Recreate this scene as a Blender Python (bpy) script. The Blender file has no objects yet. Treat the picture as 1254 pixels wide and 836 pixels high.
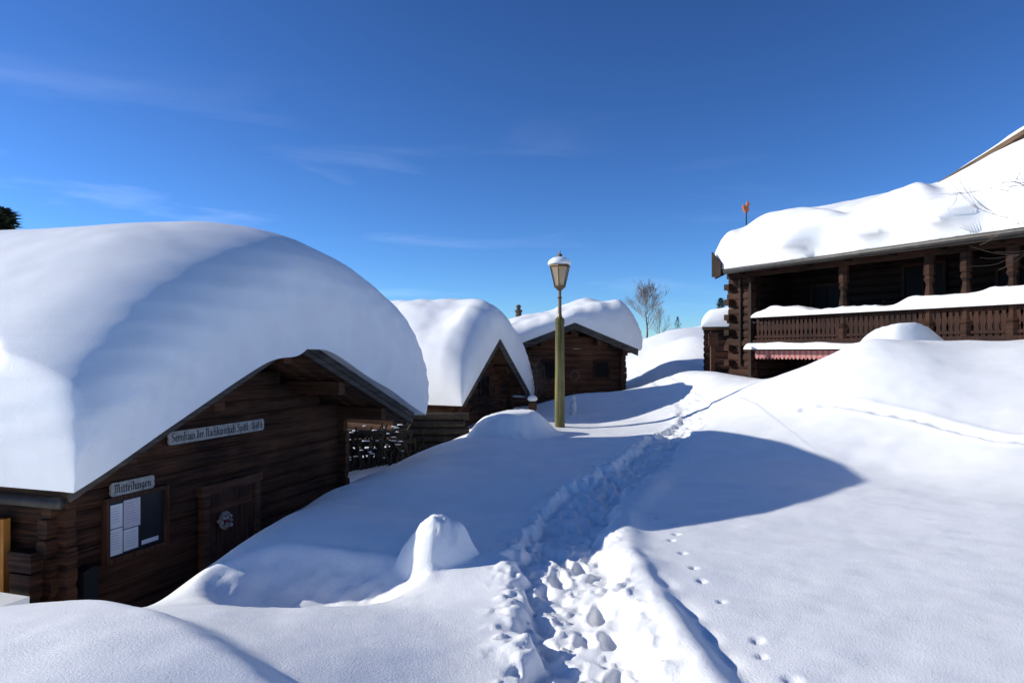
import bpy, math, random
import numpy as np
from mathutils import Vector
random.seed(7)
rng = np.random.RandomState(3)
D = bpy.data
scene = bpy.context.scene
col = scene.collection

# ------------------------------------------------------------------ noise
TAB = rng.rand(12, 256, 256)
def vn(x, y, k=0):
    x = np.asarray(x, float); y = np.asarray(y, float)
    xi = np.floor(x).astype(int); yi = np.floor(y).astype(int)
    xf = x - xi; yf = y - yi
    xf = xf*xf*(3-2*xf); yf = yf*yf*(3-2*yf)
    t = TAB[k]
    a = t[xi & 255, yi & 255]; b = t[(xi+1) & 255, yi & 255]
    c = t[xi & 255, (yi+1) & 255]; d = t[(xi+1) & 255, (yi+1) & 255]
    return (a*(1-xf)+b*xf)*(1-yf)+(c*(1-xf)+d*xf)*yf - .5
def fbm(x, y, o=4, k=0, g=.5):
    s = 0; a = 1.0
    for i in range(o):
        s = s + a*vn(x*2**i+17.3*i, y*2**i+9.1*i, (k+i) % 12)
        a *= g
    return s
def sst(a, b, x):
    t = np.clip((np.asarray(x, float)-a)/(b-a), 0, 1)
    return t*t*(3-2*t)

# ------------------------------------------------------------------ materials
def new_mat(name):
    m = D.materials.new(name); m.use_nodes = True
    nt = m.node_tree
    return m, nt, nt.nodes['Principled BSDF']
def snow_mat(name='snow', grain=1.0, strata=0.0, lump=.25):
    m, nt, p = new_mat(name)
    n = nt.nodes; l = nt.links
    p.inputs['Base Color'].default_value = (.9, .89, .88, 1)
    p.inputs['Roughness'].default_value = .55
    p.inputs['Specular IOR Level'].default_value = .3
    geo = n.new('ShaderNodeNewGeometry')
    n1 = n.new('ShaderNodeTexNoise'); n1.inputs['Scale'].default_value = 2.6; n1.inputs['Detail'].default_value = 6
    n2 = n.new('ShaderNodeTexNoise'); n2.inputs['Scale'].default_value = 75; n2.inputs['Detail'].default_value = 5; n2.inputs['Roughness'].default_value = .7
    l.new(geo.outputs['Position'], n1.inputs['Vector']); l.new(geo.outputs['Position'], n2.inputs['Vector'])
    b1 = n.new('ShaderNodeBump'); b1.inputs['Strength'].default_value = lump; b1.inputs['Distance'].default_value = .04
    b2 = n.new('ShaderNodeBump'); b2.inputs['Strength'].default_value = .6*grain; b2.inputs['Distance'].default_value = .010
    l.new(n1.outputs['Fac'], b1.inputs['Height']); l.new(n2.outputs['Fac'], b2.inputs['Height'])
    l.new(b1.outputs['Normal'], b2.inputs['Normal'])
    last = b2
    if strata:
        mp = n.new('ShaderNodeMapping'); mp.inputs['Scale'].default_value = (.35, .35, 9)
        n3 = n.new('ShaderNodeTexNoise'); n3.inputs['Scale'].default_value = 1.3; n3.inputs['Detail'].default_value = 3
        l.new(geo.outputs['Position'], mp.inputs['Vector']); l.new(mp.outputs['Vector'], n3.inputs['Vector'])
        b3 = n.new('ShaderNodeBump'); b3.inputs['Strength'].default_value = strata; b3.inputs['Distance'].default_value = .03
        l.new(n3.outputs['Fac'], b3.inputs['Height']); l.new(b2.outputs['Normal'], b3.inputs['Normal'])
        last = b3
    l.new(last.outputs['Normal'], p.inputs['Normal'])
    r = n.new('ShaderNodeValToRGB')
    r.color_ramp.elements[0].color = (.90, .895, .87, 1); r.color_ramp.elements[1].color = (.95, .945, .925, 1)
    r.color_ramp.elements[0].position = .35; r.color_ramp.elements[1].position = .65
    l.new(n1.outputs['Fac'], r.inputs['Fac']); l.new(r.outputs['Color'], p.inputs['Base Color'])
    return m
def wood_mat(name, c0, c1, vertical=False, rough=.75, scale=1.0, bump=.5):
    m, nt, p = new_mat(name); n = nt.nodes; l = nt.links
    geo = n.new('ShaderNodeNewGeometry')
    mp = n.new('ShaderNodeMapping')
    mp.inputs['Scale'].default_value = (28, 28, 1.4) if vertical else (1.4, 1.4, 30)
    n1 = n.new('ShaderNodeTexNoise'); n1.inputs['Scale'].default_value = scale; n1.inputs['Detail'].default_value = 6; n1.inputs['Roughness'].default_value = .65
    n2 = n.new('ShaderNodeTexNoise'); n2.inputs['Scale'].default_value = 1.1; n2.inputs['Detail'].default_value = 4
    l.new(geo.outputs['Position'], mp.inputs['Vector']); l.new(mp.outputs['Vector'], n1.inputs['Vector'])
    l.new(geo.outputs['Position'], n2.inputs['Vector'])
    mx = n.new('ShaderNodeMath'); mx.operation = 'MULTIPLY_ADD'; mx.inputs[1].default_value = .6; 
    m2 = n.new('ShaderNodeMath'); m2.operation = 'MULTIPLY'; m2.inputs[1].default_value = .45
    l.new(n2.outputs['Fac'], m2.inputs[0]); l.new(n1.outputs['Fac'], mx.inputs[0]); l.new(m2.outputs[0], mx.inputs[2])
    r = n.new('ShaderNodeValToRGB')
    r.color_ramp.elements[0].position = .40; r.color_ramp.elements[1].position = .66
    r.color_ramp.elements[0].color = (*c0, 1); r.color_ramp.elements[1].color = (*c1, 1)
    l.new(mx.outputs[0], r.inputs['Fac']); l.new(r.outputs['Color'], p.inputs['Base Color'])
    b = n.new('ShaderNodeBump'); b.inputs['Strength'].default_value = bump; b.inputs['Distance'].default_value = .01
    l.new(n1.outputs['Fac'], b.inputs['Height']); l.new(b.outputs['Normal'], p.inputs['Normal'])
    p.inputs['Roughness'].default_value = rough
    p.inputs['Specular IOR Level'].default_value = .2
    return m
def plain_mat(name, c, rough=.6, metal=0, var=.25, scale=8):
    m, nt, p = new_mat(name); n = nt.nodes; l = nt.links
    geo = n.new('ShaderNodeNewGeometry')
    n1 = n.new('ShaderNodeTexNoise'); n1.inputs['Scale'].default_value = scale; n1.inputs['Detail'].default_value = 5
    l.new(geo.outputs['Position'], n1.inputs['Vector'])
    r = n.new('ShaderNodeValToRGB')
    r.color_ramp.elements[0].position = .3; r.color_ramp.elements[1].position = .7
    r.color_ramp.elements[0].color = (*[x*(1-var) for x in c], 1)
    r.color_ramp.elements[1].color = (*[min(1, x*(1+var)) for x in c], 1)
    l.new(n1.outputs['Fac'], r.inputs['Fac']); l.new(r.outputs['Color'], p.inputs['Base Color'])
    p.inputs['Roughness'].default_value = rough; p.inputs['Metallic'].default_value = metal
    return m

M_SNOW = snow_mat('snow_ground_mat', lump=.2)
M_RSNOW = snow_mat('roof_snow_mat', grain=.55, strata=.09, lump=.10)
M_LOG = wood_mat('dark_log_wood', (.018, .008, .005), (.13, .055, .027))
M_LOG2 = wood_mat('sunburnt_log_wood', (.018, .008, .005), (.14, .06, .03))
M_LOG3 = wood_mat('shade_dark_log_wood', (.004, .002, .0015), (.022, .010, .006))  # log brown darkened: shade of the balcony recess put into the wood colour
M_LOG4 = wood_mat('brown_black_log_wood', (.006, .003, .002), (.065, .027, .015))
M_BOARD = wood_mat('dark_vertical_board', (.01, .006, .005), (.045, .026, .018), vertical=True)
M_ROOF = wood_mat('roof_board_wood', (.03, .017, .011), (.19, .095, .05))
M_SHING = wood_mat('brown_shingle_wood', (.07, .045, .028), (.20, .125, .075))
M_GREY = wood_mat('grey_weathered_wood', (.035, .03, .027), (.13, .11, .095))
M_DOOR = wood_mat('door_wood', (.03, .013, .008), (.15, .068, .04), vertical=True)
M_DFRAME = wood_mat('door_frame_wood', (.05, .022, .013), (.20, .09, .054))
M_CARVE = wood_mat('carved_post_wood', (.008, .0035, .0025), (.05, .019, .011), vertical=True)
M_ORANGE = wood_mat('orange_lacquered_wood', (.45, .17, .03), (.75, .33, .08), vertical=True)
M_GREEN = wood_mat('mossy_green_post', (.07, .065, .02), (.22, .20, .08), vertical=True)
M_STAKE = wood_mat('fence_stake_wood', (.010, .008, .006), (.07, .055, .04), vertical=True)
M_METAL = plain_mat('dark_iron', (.03, .03, .032), .45, .6)
M_GUT = plain_mat('gutter_metal', (.06, .055, .05), .5, .5)
M_SIGN = plain_mat('sign_board_paint', (.42, .40, .365), .6, 0, .28, 14)
M_INK = plain_mat('black_lettering', (.014, .013, .012), .6)
M_PAPER = plain_mat('paper', (.84, .84, .84), .7, 0, .03)
M_PINK = plain_mat('printed_paper', (.74, .66, .68), .7, 0, .12, 40)
M_BRONZE = plain_mat('lantern_bronze', (.14, .095, .05), .45, .4)
M_VANE = plain_mat('rusty_orange_metal', (.45, .13, .04), .6, .1)
M_TWIG = plain_mat('bare_twig_bark', (.13, .09, .065), .8)
M_PALE = plain_mat('pale_birch_twig', (.24, .205, .18), .8)
M_BARK = plain_mat('bark', (.08, .06, .045), .9)
M_NEED = plain_mat('conifer_needles', (.03, .05, .022), .8, 0, .5, 3)
M_WHITE = plain_mat('white_stone', (.6, .6, .6), .6, 0, .15)
M_STRAW = plain_mat('pale_straw', (.36, .30, .24), .8, 0, .35, 30)
M_RED = plain_mat('red_ribbon', (.35, .04, .04), .6)
M_BLACK = plain_mat('board_backing', (.02, .02, .022), .4)
def glass_mat():
    m, nt, p = new_mat('lantern_glass')
    p.inputs['Base Color'].default_value = (.82, .58, .34, 1)
    p.inputs['Transmission Weight'].default_value = .65
    p.inputs['Roughness'].default_value = .3
    p.inputs['IOR'].default_value = 1.1
    return m
M_GLASS = glass_mat()
def pane_mat():
    m, nt, p = new_mat('window_pane')
    p.inputs['Base Color'].default_value = (.005, .005, .006, 1)
    p.inputs['Roughness'].default_value = .4
    p.inputs['Specular IOR Level'].default_value = .05
    return m
M_PANE = pane_mat()
def awning_mat():
    m, nt, p = new_mat('striped_valance'); n = nt.nodes; l = nt.links
    tc = n.new('ShaderNodeNewGeometry')
    w = n.new('ShaderNodeTexWave'); w.wave_type = 'BANDS'; w.bands_direction = 'Y'; w.inputs['Scale'].default_value = 2.2
    l.new(tc.outputs['Position'], w.inputs['Vector'])
    r = n.new('ShaderNodeValToRGB'); r.color_ramp.interpolation = 'CONSTANT'
    r.color_ramp.elements[0].color = (.34, .10, .09, 1); r.color_ramp.elements[1].color = (.38, .20, .19, 1); r.color_ramp.elements[1].position = .5
    l.new(w.outputs['Color'], r.inputs['Fac']); l.new(r.outputs['Color'], p.inputs['Base Color'])
    p.inputs['Roughness'].default_value = .8
    return m
M_AWN = awning_mat()

# ------------------------------------------------------------------ mesh tools
class Frame:
    def __init__(s, O, S):
        L = math.hypot(*S); s.O = O; s.S = (S[0]/L, S[1]/L); s.B = (-s.S[1], s.S[0])
    def __call__(s, a, b, z):
        return (s.O[0]+a*s.S[0]+b*s.B[0], s.O[1]+a*s.S[1]+b*s.B[1], z)
WORLD = Frame((0, 0), (1, 0))
class MB:
    def __init__(s): s.v = []; s.f = []
    def add(s, vs, fs):
        n = len(s.v); s.v += [tuple(v) for v in vs]; s.f += [tuple(i+n for i in f) for f in fs]
    def box(s, fr, a0, a1, b0, b1, z0, z1):
        vs = [fr(a, b, z) for z in (z0, z1) for a, b in ((a0, b0), (a1, b0), (a1, b1), (a0, b1))]
        s.add(vs, [(3, 2, 1, 0), (4, 5, 6, 7), (0, 1, 5, 4), (1, 2, 6, 5), (2, 3, 7, 6), (3, 0, 4, 7)])
    def beam(s, p, q, w, h, up=(0, 0, 1)):
        p = Vector(p); q = Vector(q); d = (q-p).normalized(); u = Vector(up)
        if abs(d.dot(u)) > .98: u = Vector((1, 0, 0))
        x = d.cross(u).normalized(); y = x.cross(d).normalized()
        vs = []
        for c in (p, q):
            for i, j in ((-1, -1), (1, -1), (1, 1), (-1, 1)):
                vs.append(c+x*(w/2*i)+y*(h/2*j))
        s.add(vs, [(3, 2, 1, 0), (4, 5, 6, 7), (0, 1, 5, 4), (1, 2, 6, 5), (2, 3, 7, 6), (3, 0, 4, 7)])
    def tube(s, pts, rads, n=7):
        pts = [Vector(p) for p in pts]; vs = []; fs = []
        for i, p in enumerate(pts):
            d = (pts[min(i+1, len(pts)-1)]-pts[max(i-1, 0)]).normalized()
            u = Vector((0, 0, 1)) if abs(d.z) < .9 else Vector((1, 0, 0))
            x = d.cross(u).normalized(); y = x.cross(d)
            for k in range(n):
                a = 2*math.pi*k/n
                vs.append(p+(x*math.cos(a)+y*math.sin(a))*rads[i])
        for i in range(len(pts)-1):
            for k in range(n):
                k2 = (k+1) % n
                fs.append((i*n+k, i*n+k2, (i+1)*n+k2, (i+1)*n+k))
        fs.append(tuple(range(n-1, -1, -1))); fs.append(tuple((len(pts)-1)*n+k for k in range(n)))
        s.add(vs, fs)
    def lathe(s, c, prof, n=16, rot=0, sx=1, sy=1):
        vs = []; fs = []
        for r, z in prof:
            for k in range(n):
                a = 2*math.pi*k/n+rot
                vs.append((c[0]+r*sx*math.cos(a), c[1]+r*sy*math.sin(a), c[2]+z))
        for i in range(len(prof)-1):
            for k in range(n):
                k2 = (k+1) % n
                fs.append((i*n+k, i*n+k2, (i+1)*n+k2, (i+1)*n+k))
        fs.append(tuple(range(n-1, -1, -1))); fs.append(tuple((len(prof)-1)*n+k for k in range(n)))
        s.add(vs, fs)
    def extr_b(s, fr, pts, b0, b1):
        n = len(pts)
        vs = [fr(a, b0, z) for a, z in pts]+[fr(a, b1, z) for a, z in pts]
        s.add(vs, [tuple(range(n)), tuple(range(2*n-1, n-1, -1))]+[((i+1) % n, i, n+i, n+(i+1) % n) for i in range(n)])
    def extr_a(s, fr, pts, a0, a1):
        n = len(pts)
        vs = [fr(a0, b, z) for b, z in pts]+[fr(a1, b, z) for b, z in pts]
        s.add(vs, [tuple(range(n)), tuple(range(2*n-1, n-1, -1))]+[((i+1) % n, i, n+i, n+(i+1) % n) for i in range(n)])
    def log(s, fr, axis, a0, a1, c, z, h, th):
        P = [(-.5, -.22), (-.5, .22), (-.33, .5), (.33, .5), (.5, .22), (.5, -.22), (.33, -.5), (-.33, -.5)]
        vs = []
        for a in (a0, a1):
            for i, j in P:
                vs.append(fr(a, c+i*th, z+j*h) if axis == 'a' else fr(c+i*th, a, z+j*h))
        n = 8
        s.add(vs, [tuple(range(8)), tuple(range(15, 7, -1))]+[((i+1) % n, i, n+i, n+(i+1) % n) for i in range(n)])

def build_mesh(name, mb, mat, loc, smooth=False):
    me = D.meshes.new(name)
    vs = [(v[0]-loc[0], v[1]-loc[1], v[2]-loc[2]) for v in mb.v]
    me.from_pydata(vs, [], mb.f); me.validate(); me.update()
    import bmesh
    bm = bmesh.new(); bm.from_mesh(me); bmesh.ops.recalc_face_normals(bm, faces=bm.faces); bm.to_mesh(me); bm.free()
    if mat: me.materials.append(mat)
    if smooth: me.shade_smooth()
    return me
def thing(name, loc, label, cat, group=None):
    o = D.objects.new(name, None); o.location = loc; o.empty_display_size = .3
    col.objects.link(o); o['label'] = label; o['category'] = cat
    if group: o['group'] = group
    return o
def part(th, name, mb, mat, smooth=False, parent=None, label=None):
    me = build_mesh(name, mb, mat, th.location, smooth)
    o = D.objects.new(name, me); col.objects.link(o); o.parent = parent or th
    if label: o['label'] = label
    return o
def solo(name, mb, mat, loc, label, cat, smooth=False):
    me = build_mesh(name, mb, mat, loc, smooth)
    o = D.objects.new(name, me); o.location = loc; col.objects.link(o)
    o['label'] = label; o['category'] = cat
    return o

def axis_param(lo, hi, r0, r1, n, ne=14):
    P = []
    for i in range(ne):
        th = math.pi/2*i/ne
        P.append((lo+r0*(1-math.cos(th)), math.sin(th), -1))
    for i in range(n+1):
        P.append((lo+r0+(hi-r1-lo-r0)*i/n, 1.0, 0))
    for i in range(ne-1, -1, -1):
        th = math.pi/2*i/ne
        P.append((hi-r1*(1-math.cos(th)), math.sin(th), 1))
    return np.array(P)
def snow_cap(name, fr, a0, a1, b0, b1, base, top, R, bulge, n, label, amp=.06, nsc=.9, seed=0, strat=0.0, mat=None, wob=.0, ne=14, pw=(1, 1, 1, 1), sfreq=26, cut=None, stratb=None):
    A = axis_param(a0, a1, R[0], R[1], n[0], ne); Bp = axis_param(b0, b1, R[2], R[3], n[1], ne)
    a, b = np.meshgrid(A[:, 0], Bp[:, 0], indexing='ij')
    fa, fb = np.meshgrid(A[:, 1], Bp[:, 1], indexing='ij')
    ea, eb = np.meshgrid(A[:, 2], Bp[:, 2], indexing='ij')
    fa2 = fa**np.where(ea < 0, pw[0], pw[1]); fb2 = fb**np.where(eb < 0, pw[2], pw[3])
    f = fa2*fb2
    zb = base(a, b); zt = top(a, b)
    T = np.maximum(zt-zb, .02)
    nz = fbm(a*nsc+seed*3.1, b*nsc+seed*1.7, 4, seed % 6, .45)
    zz = zb+T*f+amp*nz*f
    if cut is not None:
        c_ = np.maximum(cut(a, b), zb+.01*f)
        kk = .05; h_ = np.clip(.5+.5*(c_-zz)/kk, 0, 1)     # smooth minimum
        zz = np.maximum(c_*(1-h_)+zz*h_-kk*h_*(1-h_), zb)
    ia = np.where(ea < 0, -bulge[0], np.where(ea > 0, bulge[1], 0))
    ib = np.where(eb < 0, -bulge[2], np.where(eb > 0, bulge[3], 0))
    sw = np.sin(zz*sfreq+3*vn(a*.7, b*.7, 4)*4)+.5*np.sin(zz*sfreq*2.3+1+5*vn(a*.5, b*.5, 7))
    st = 1+strat*sw; stb = 1+(strat if stratb is None else stratb)*sw
    wa = 1+wob*2*vn(b*1.1+seed, a*0+3, 5); wb = 1+wob*2*vn(a*1.1+seed, b*0+5, 6)
    aa = a+ia*np.sin(math.pi*fa2)*np.sqrt(fb)*st*wa
    bb = b+ib*np.sin(math.pi*fb2)*np.sqrt(fa)*stb*wb
    X = fr.O[0]+aa*fr.S[0]+bb*fr.B[0]; Y = fr.O[1]+aa*fr.S[1]+bb*fr.B[1]
    X2 = fr.O[0]+a*fr.S[0]+b*fr.B[0]; Y2 = fr.O[1]+a*fr.S[1]+b*fr.B[1]
    na, nb = a.shape
    vt = np.stack([X, Y, zz], -1).reshape(-1, 3)
    vb = np.stack([X2, Y2, zb-.005], -1).reshape(-1, 3)
    N = na*nb
    i, j = np.meshgrid(np.arange(na-1), np.arange(nb-1), indexing='ij')
    q = (i*nb+j).ravel()
    ft = np.stack([q, q+nb, q+nb+1, q+1], -1)
    fbm_ = ft[:, ::-1]+N
    rim = [k*nb for k in range(na)]+[(na-1)*nb+k for k in range(1, nb)]+[k*nb+nb-1 for k in range(na-2, -1, -1)]+[k for k in range(nb-2, 0, -1)]
    side = [(rim[k], rim[(k+1) % len(rim)], rim[(k+1) % len(rim)]+N, rim[k]+N) for k in range(len(rim))]
    mb = MB(); mb.v = [tuple(v) for v in np.concatenate([vt, vb])]; mb.f = [tuple(int(t) for t in r) for r in ft]+[tuple(int(t) for t in r) for r in fbm_]+side
    c = fr((a0+a1)/2, (b0+b1)/2, float(np.min(zb)))
    return solo(name, mb, mat or M_RSNOW, c, label, 'snow', True)

# ------------------------------------------------------------------ ground
CP = [
 (-3.3,3.6,-.06),(-2.4,3.6,.02),(-1.75,3.5,.04),(-3.15,4.2,-.12),(-2.3,4.3,-.08),(-2.5,3.0,.03),(-1.25,3.3,.0),(-.9,3.8,-.08),(-.35,3.7,-.18),(-1.5,4.3,-.10),(-.8,4.8,-.20),(-1.3,4.75,-.17),(-2.0,4.7,-.15),(-2.6,4.8,-.2),(-3.3,4.9,-.30),(0,3.2,-.16),(-.2,4.9,-.18),(.9,5,-.05),
 (-2.66,5.2,-.32),(-2.57,5.7,-.23),(-2.40,6.3,-.12),(-2.3,7.2,-.10),(-2.25,8.5,-.15),(-1.7,6.2,-.10),(-1.2,6.3,-.10),(-1.5,7.5,-.12),(-1.75,5.4,-.40),(-1.2,5.35,-.36),
 (-3.4,5.5,-.8),(-3.3,6.3,-.9),(-3.15,7.5,-.85),(-3.1,9,-.8),(-2.5,9.8,-.40),
 (-5,4,-.12),(-7,4,-.2),(-5.5,5.3,-.75),(-8,6,-.9),
 (1.2,3.2,-.05),(2.5,3.3,.0),(4,3.6,.05),(1.4,5,-.05),(3,4.2,.0),(4.3,6,.05),(2.6,8,-.06),(4.2,8,-.05),(4.9,8.8,.04),(5.36,10.6,.66),(5.6,7.5,.12),(6.3,8.6,.42),(7.1,9.5,.80),(8.1,11,1.50),
 (1.2,6.8,-.08),(-.2,6.6,-.12),(-.62,5.8,-.19),(-1.06,7,-.12),
 (-4.7,7.05,-1.55),(-4.3,8.3,-1.48),(-4.07,8.97,-1.3),(-3.76,9.92,-1.1),(-3.08,12,-.86),(-2.87,11.3,-.68),
 (-1.93,11,-.24),(-.96,12,.08),(-.83,9,-.05),(-.33,10.3,.0),(.9,10,-.02),(.2,12.5,-.03),(2.2,12,.10),(1.06,15,-.05),(3,10.3,.05),(.6,8.4,-.06),
 (6.37,12.3,1.80),(5.18,13,1.06),(4.25,13.2,.64),(3.7,13.6,.2),(7.1,12.6,1.80),(7.9,12.4,1.80),(8.9,12.2,1.82),(4.6,11.5,.55),(6.7,11.3,1.42),(7.4,11.2,1.42),
 (-3,14,-1.0),(-1.8,14.5,-.75),(-.6,15,-.1),(-4.5,15.5,-1.1),(-8,16,-.9),(-7,10,-1.4),
 (1.6,18,.08),(3.5,22,.15),(5.2,25,.35),(3.2,17,.15),(4.5,16,.5),(6.6,17.8,.75),(7.6,17.8,.85),(8.5,15.5,1.1),(9.5,18,1.0),(5,20,.5),(6,22,.6),
 (0,20,-.1),(-4,20,-.4),(12,10,1.9),(12,16,1.8),(12,24,2.0),(8,28,1.2),(3,30,.7),(-3,30,.2),(0,0,0),(3,0,.05),(-4,0,.1),(8,0,.2),(9,5,.35),(-8,0,.1),
]
CP = np.array(CP)
def tps_fit(P, reg=.02):
    n = len(P); d = np.sqrt(((P[:, None, :2]-P[None, :, :2])**2).sum(-1))+1e-9
    K = d**2*np.log(d)+np.eye(n)*reg
    Q = np.c_[np.ones(n), P[:, :2]]
    A = np.block([[K, Q], [Q.T, np.zeros((3, 3))]])
    return np.linalg.solve(A, np.r_[P[:, 2], 0, 0, 0])
W = tps_fit(CP)
def tps(x, y):
    out = W[-3]+W[-2]*x+W[-1]*y
    for i in range(len(CP)):
        d2 = (x-CP[i, 0])**2+(y-CP[i, 1])**2+1e-9
        out = out+W[i]*.5*d2*np.log(d2)
    return out
def dist_poly(x, y, P):
    best = np.full(x.shape, 1e9); tt = np.zeros(x.shape); sg = np.zeros(x.shape); acc = 0
    for (x0, y0), (x1, y1) in zip(P[:-1], P[1:]):
        dx, dy = x1-x0, y1-y0; L = math.hypot(dx, dy)
        t = np.clip(((x-x0)*dx+(y-y0)*dy)/L**2, 0, 1)
        d = np.hypot(x-x0-t*dx, y-y0-t*dy)
        m = d < best; best = np.where(m, d, best); tt = np.where(m, acc+t*L, tt)
        sg = np.where(m, np.sign((x-x0)*dy-(y-y0)*dx), sg); acc += L
    return best, tt, sg      # sg>0 : right hand side
TR_A = [(.46, 1.0), (.42, 3.3), (.40, 4.4), (.42, 5.9), (.62, 7.2), (1.0, 8.1), (1.45, 9.1), (2.05, 10.4), (2.6, 11.6), (3.3, 13), (3.8, 14.2), (4.2, 16), (4.3, 19), (4.6, 23), (6, 30)]
TR_C = [(1.2, 2.6), (1.16, 3.6), (1.10, 4.6), (1.05, 5.6)]
FOOT = [(1.40, 6.0, .035), (1.5, 6.22, .03), (1.38, 5.2, .03), (1.38, 4.5, .03), (1.40, 3.9, .04), (1.45, 6.9, .035), (1.36, 4.9, .03), (1.4, 3.4, .04), (1.55,6.6,.03),(1.4,5.6,.03),(1.35,3.7,.03)]
LINE = []
for i in range(60):
    t = i/59.; LINE.append((4.85+1.75*t+.05*math.sin(i*2.3), 11.3-2.5*t+.03*math.cos(i*1.9)+.35*math.sin(t*5)))
# boot holes along the track
BOOT = []
_r = random.Random(5); _pts = [Vector((a_, b_, 0)) for a_, b_ in TR_A]; _s = 0
for p0, p1 in zip(_pts[:-1], _pts[1:]):
    L_ = (p1-p0).length; dirv = (p1-p0)/L_; nrm = Vector((dirv.y, -dirv.x, 0)); t_ = (-_s) % .22
    while t_ < L_:
        c_ = p0+dirv*t_
        if c_.y < 17:
            for sd_ in (-.21, .0, .19):
                if _r.random() < .62:
                    q_ = c_+nrm*(sd_+_r.uniform(-.07, .07))+dirv*_r.uniform(-.1, .1)
                    BOOT.append((q_.x, q_.y, _r.uniform(.045, .07), _r.uniform(.035, .095), math.atan2(dirv.y, dirv.x)+_r.uniform(-.3, .3)))
        t_ += .22
    _s += L_
def ground_h(x, y):
    cx = np.clip(x, -9, 12.5); cy = np.clip(y, -1, 31)
    z = tps(cx, cy)
    dd = np.hypot(x-cx, y-cy)
    far = .6+.05*np.clip(x, -25, 25)+.5*fbm(x*.05, y*.05, 3, 3)
    far = far+5.2*np.exp(-.5*((x-47)/18)**2-.5*((y-100)/32)**2)
    far = far+2.2*np.exp(-.5*((x-19)/7)**2-.5*((y-52)/14)**2)
    z = z*(1-sst(0, 16, dd))+far*sst(0, 16, dd)
    z = z+.09*fbm(x*.55, y*.55, 3, 1)*sst(5.5, 9, np.hypot(x-.5, y))
    z = z+.010*fbm(x*3.0, y*3.0, 3, 2)
    z = z+.010*vn(x*1.2+y*.6, (y-x*.4)*4, 7)
    # lit shoulder at the near side
    e = ((x+2.4)+1.25*(y-4.2))/1.6+.10*vn(y*1.2, x*1.2, 3)
    z = z+.13*(1-sst(-.08, .24, e))*(1-sst(4.2, 5.2, y))*sst(-6, -4.5, x)
    for bx, by, bh, sx, sy in ((5.6, 24, .75, 1.1, 1.3), (7.4, 28, 1.1, 1.6, 1.8), (4.6, 20, .35, .8, 1.4), (2.2, 19.2, .3, 1.2, .6), (5.2, 17.8, .45, .7, 1.4),(8.2,34,1.2,2.5,2)):
        z = z+bh*np.exp(-.5*((x-bx)/sx)**2-.5*((y-by)/sy)**2)
    # flat topped lump near the lamp
    r = np.hypot((x+.05)/1.0, (y-13.7)/.95)+.2*fbm(x*1.7, y*1.7, 3, 5)
    z = z+.50*(1-sst(.50, 1.15, r))
    # separate rough heap in front of the balcony
    r = np.hypot((x-7.9)/1.0, (y-13.9)/.5)+.2*fbm(x*2.2, y*2.2, 3, 4)
    z = z+.58*(1-sst(.35, 1.15, r))
    # wind-carved hollow with a curved rim
    r = np.hypot((x+1.62)/.80, (y-5.45)/.52)+.30*fbm(x*1.5, y*1.5, 3, 6)
    z = z-.15*(1-sst(.40, 1.05, r))+.02*np.exp(-((r-1.1)/.12)**2)*sst(5.2, 5.7, y)+.09*fbm(x*3.0, y*3.0, 4, 9)*(1-sst(.6, 1.3, r))
    # rough compact heap, blunt top
    z = z+.04*np.exp(-(((x+.45)*.8+(y-5.7)*.6)/.5)**2-(((x+.45)*.6-(y-5.7)*.8)/.28)**2)
    r = np.hypot((x+.64)/.34, (y-5.85)/.32)+.14*fbm(x*4.2+3, y*4.2, 3, 4)
    z = z+.37*(1-np.clip(r, 0, 1)**2.2)*(r < 1)*(.9+.1*(1-r))
    z = z+.09*fbm(x*7+5, y*7, 4, 10, .6)*np.clip(1.2-r, 0, .7)
    # trodden track
    d, t, sg = dist_poly(x, y, TR_A)
    w = .40-.02*sst(7, 10, y)
    k = (1-.15*sst(8, 11, y))*(1-.75*sst(13, 16, y))
    ww = w*(1+.35*fbm(t*1.3, sg*7.3, 3, 6)+.35*vn(x*5, y*5, 9)+.25*vn(x*12, y*12, 5))
    m = 1-sst(ww*.70, ww*1.06, d)
    z = z-k*m*.125
    z = z+.055*k*fbm(x*5, y*5, 4, 3, .55)*(1-sst(w*.9, w*1.3, d))
    blk = sst(.12, .34, fbm(x*9+2, y*9, 3, 3, .55))
    z = z+.020*k*blk*(1-sst(w*.9, w*1.35, d))
    cr = sst(.12, .34, fbm(x*10, y*10, 4, 5, .55))
    z = z+.020*k*cr*np.exp(-((d-w*1.12)/.12)**2)*(1-.5*(sg > 0))
    z = z+.06*k*(sg > 0)*np.exp(-((d-w-.17)/.13)**2)*(1-sst(8, 10, y))*(1+.7*vn(t*1.6, sg*3, 2))
    hole = np.zeros_like(z); rimz = np.zeros_like(z)
    for bx, by, br, bd, ba in BOOT:
        msk = (np.abs(x-bx) < .4) & (np.abs(y-by) < .4)
        if not msk.any(): continue
        xx = x[msk]-bx; yy = y[msk]-by
        u = xx*math.cos(ba)+yy*math.sin(ba); v = -xx*math.sin(ba)+yy*math.cos(ba)
        r = np.hypot(u/(br*1.9), v/br)*(1+.45*vn(x[msk]*11, y[msk]*11, 2))
        hole[msk] = np.maximum(hole[msk], bd*(1-sst(.35, 1.25, r)))
        rimz[msk] = np.maximum(rimz[msk], .012*np.exp(-((r-1.4)/.25)**2))
    z = z-k*hole+k*rimz*(hole < .01)
    d, t, sg = dist_poly(x, y, TR_C)
    z = z-.02*np.exp(-(d/.07)**2)*(1+1.5*vn(x*6, y*6, 1))
    for fx, fy, fr_ in FOOT:
        r = np.hypot((x-fx), (y-fy)*.8)*(1+.5*vn(x*14, y*14, 2))
        z = z-.018*(1-sst(fr_*.5, fr_*1.2, r))
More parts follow.
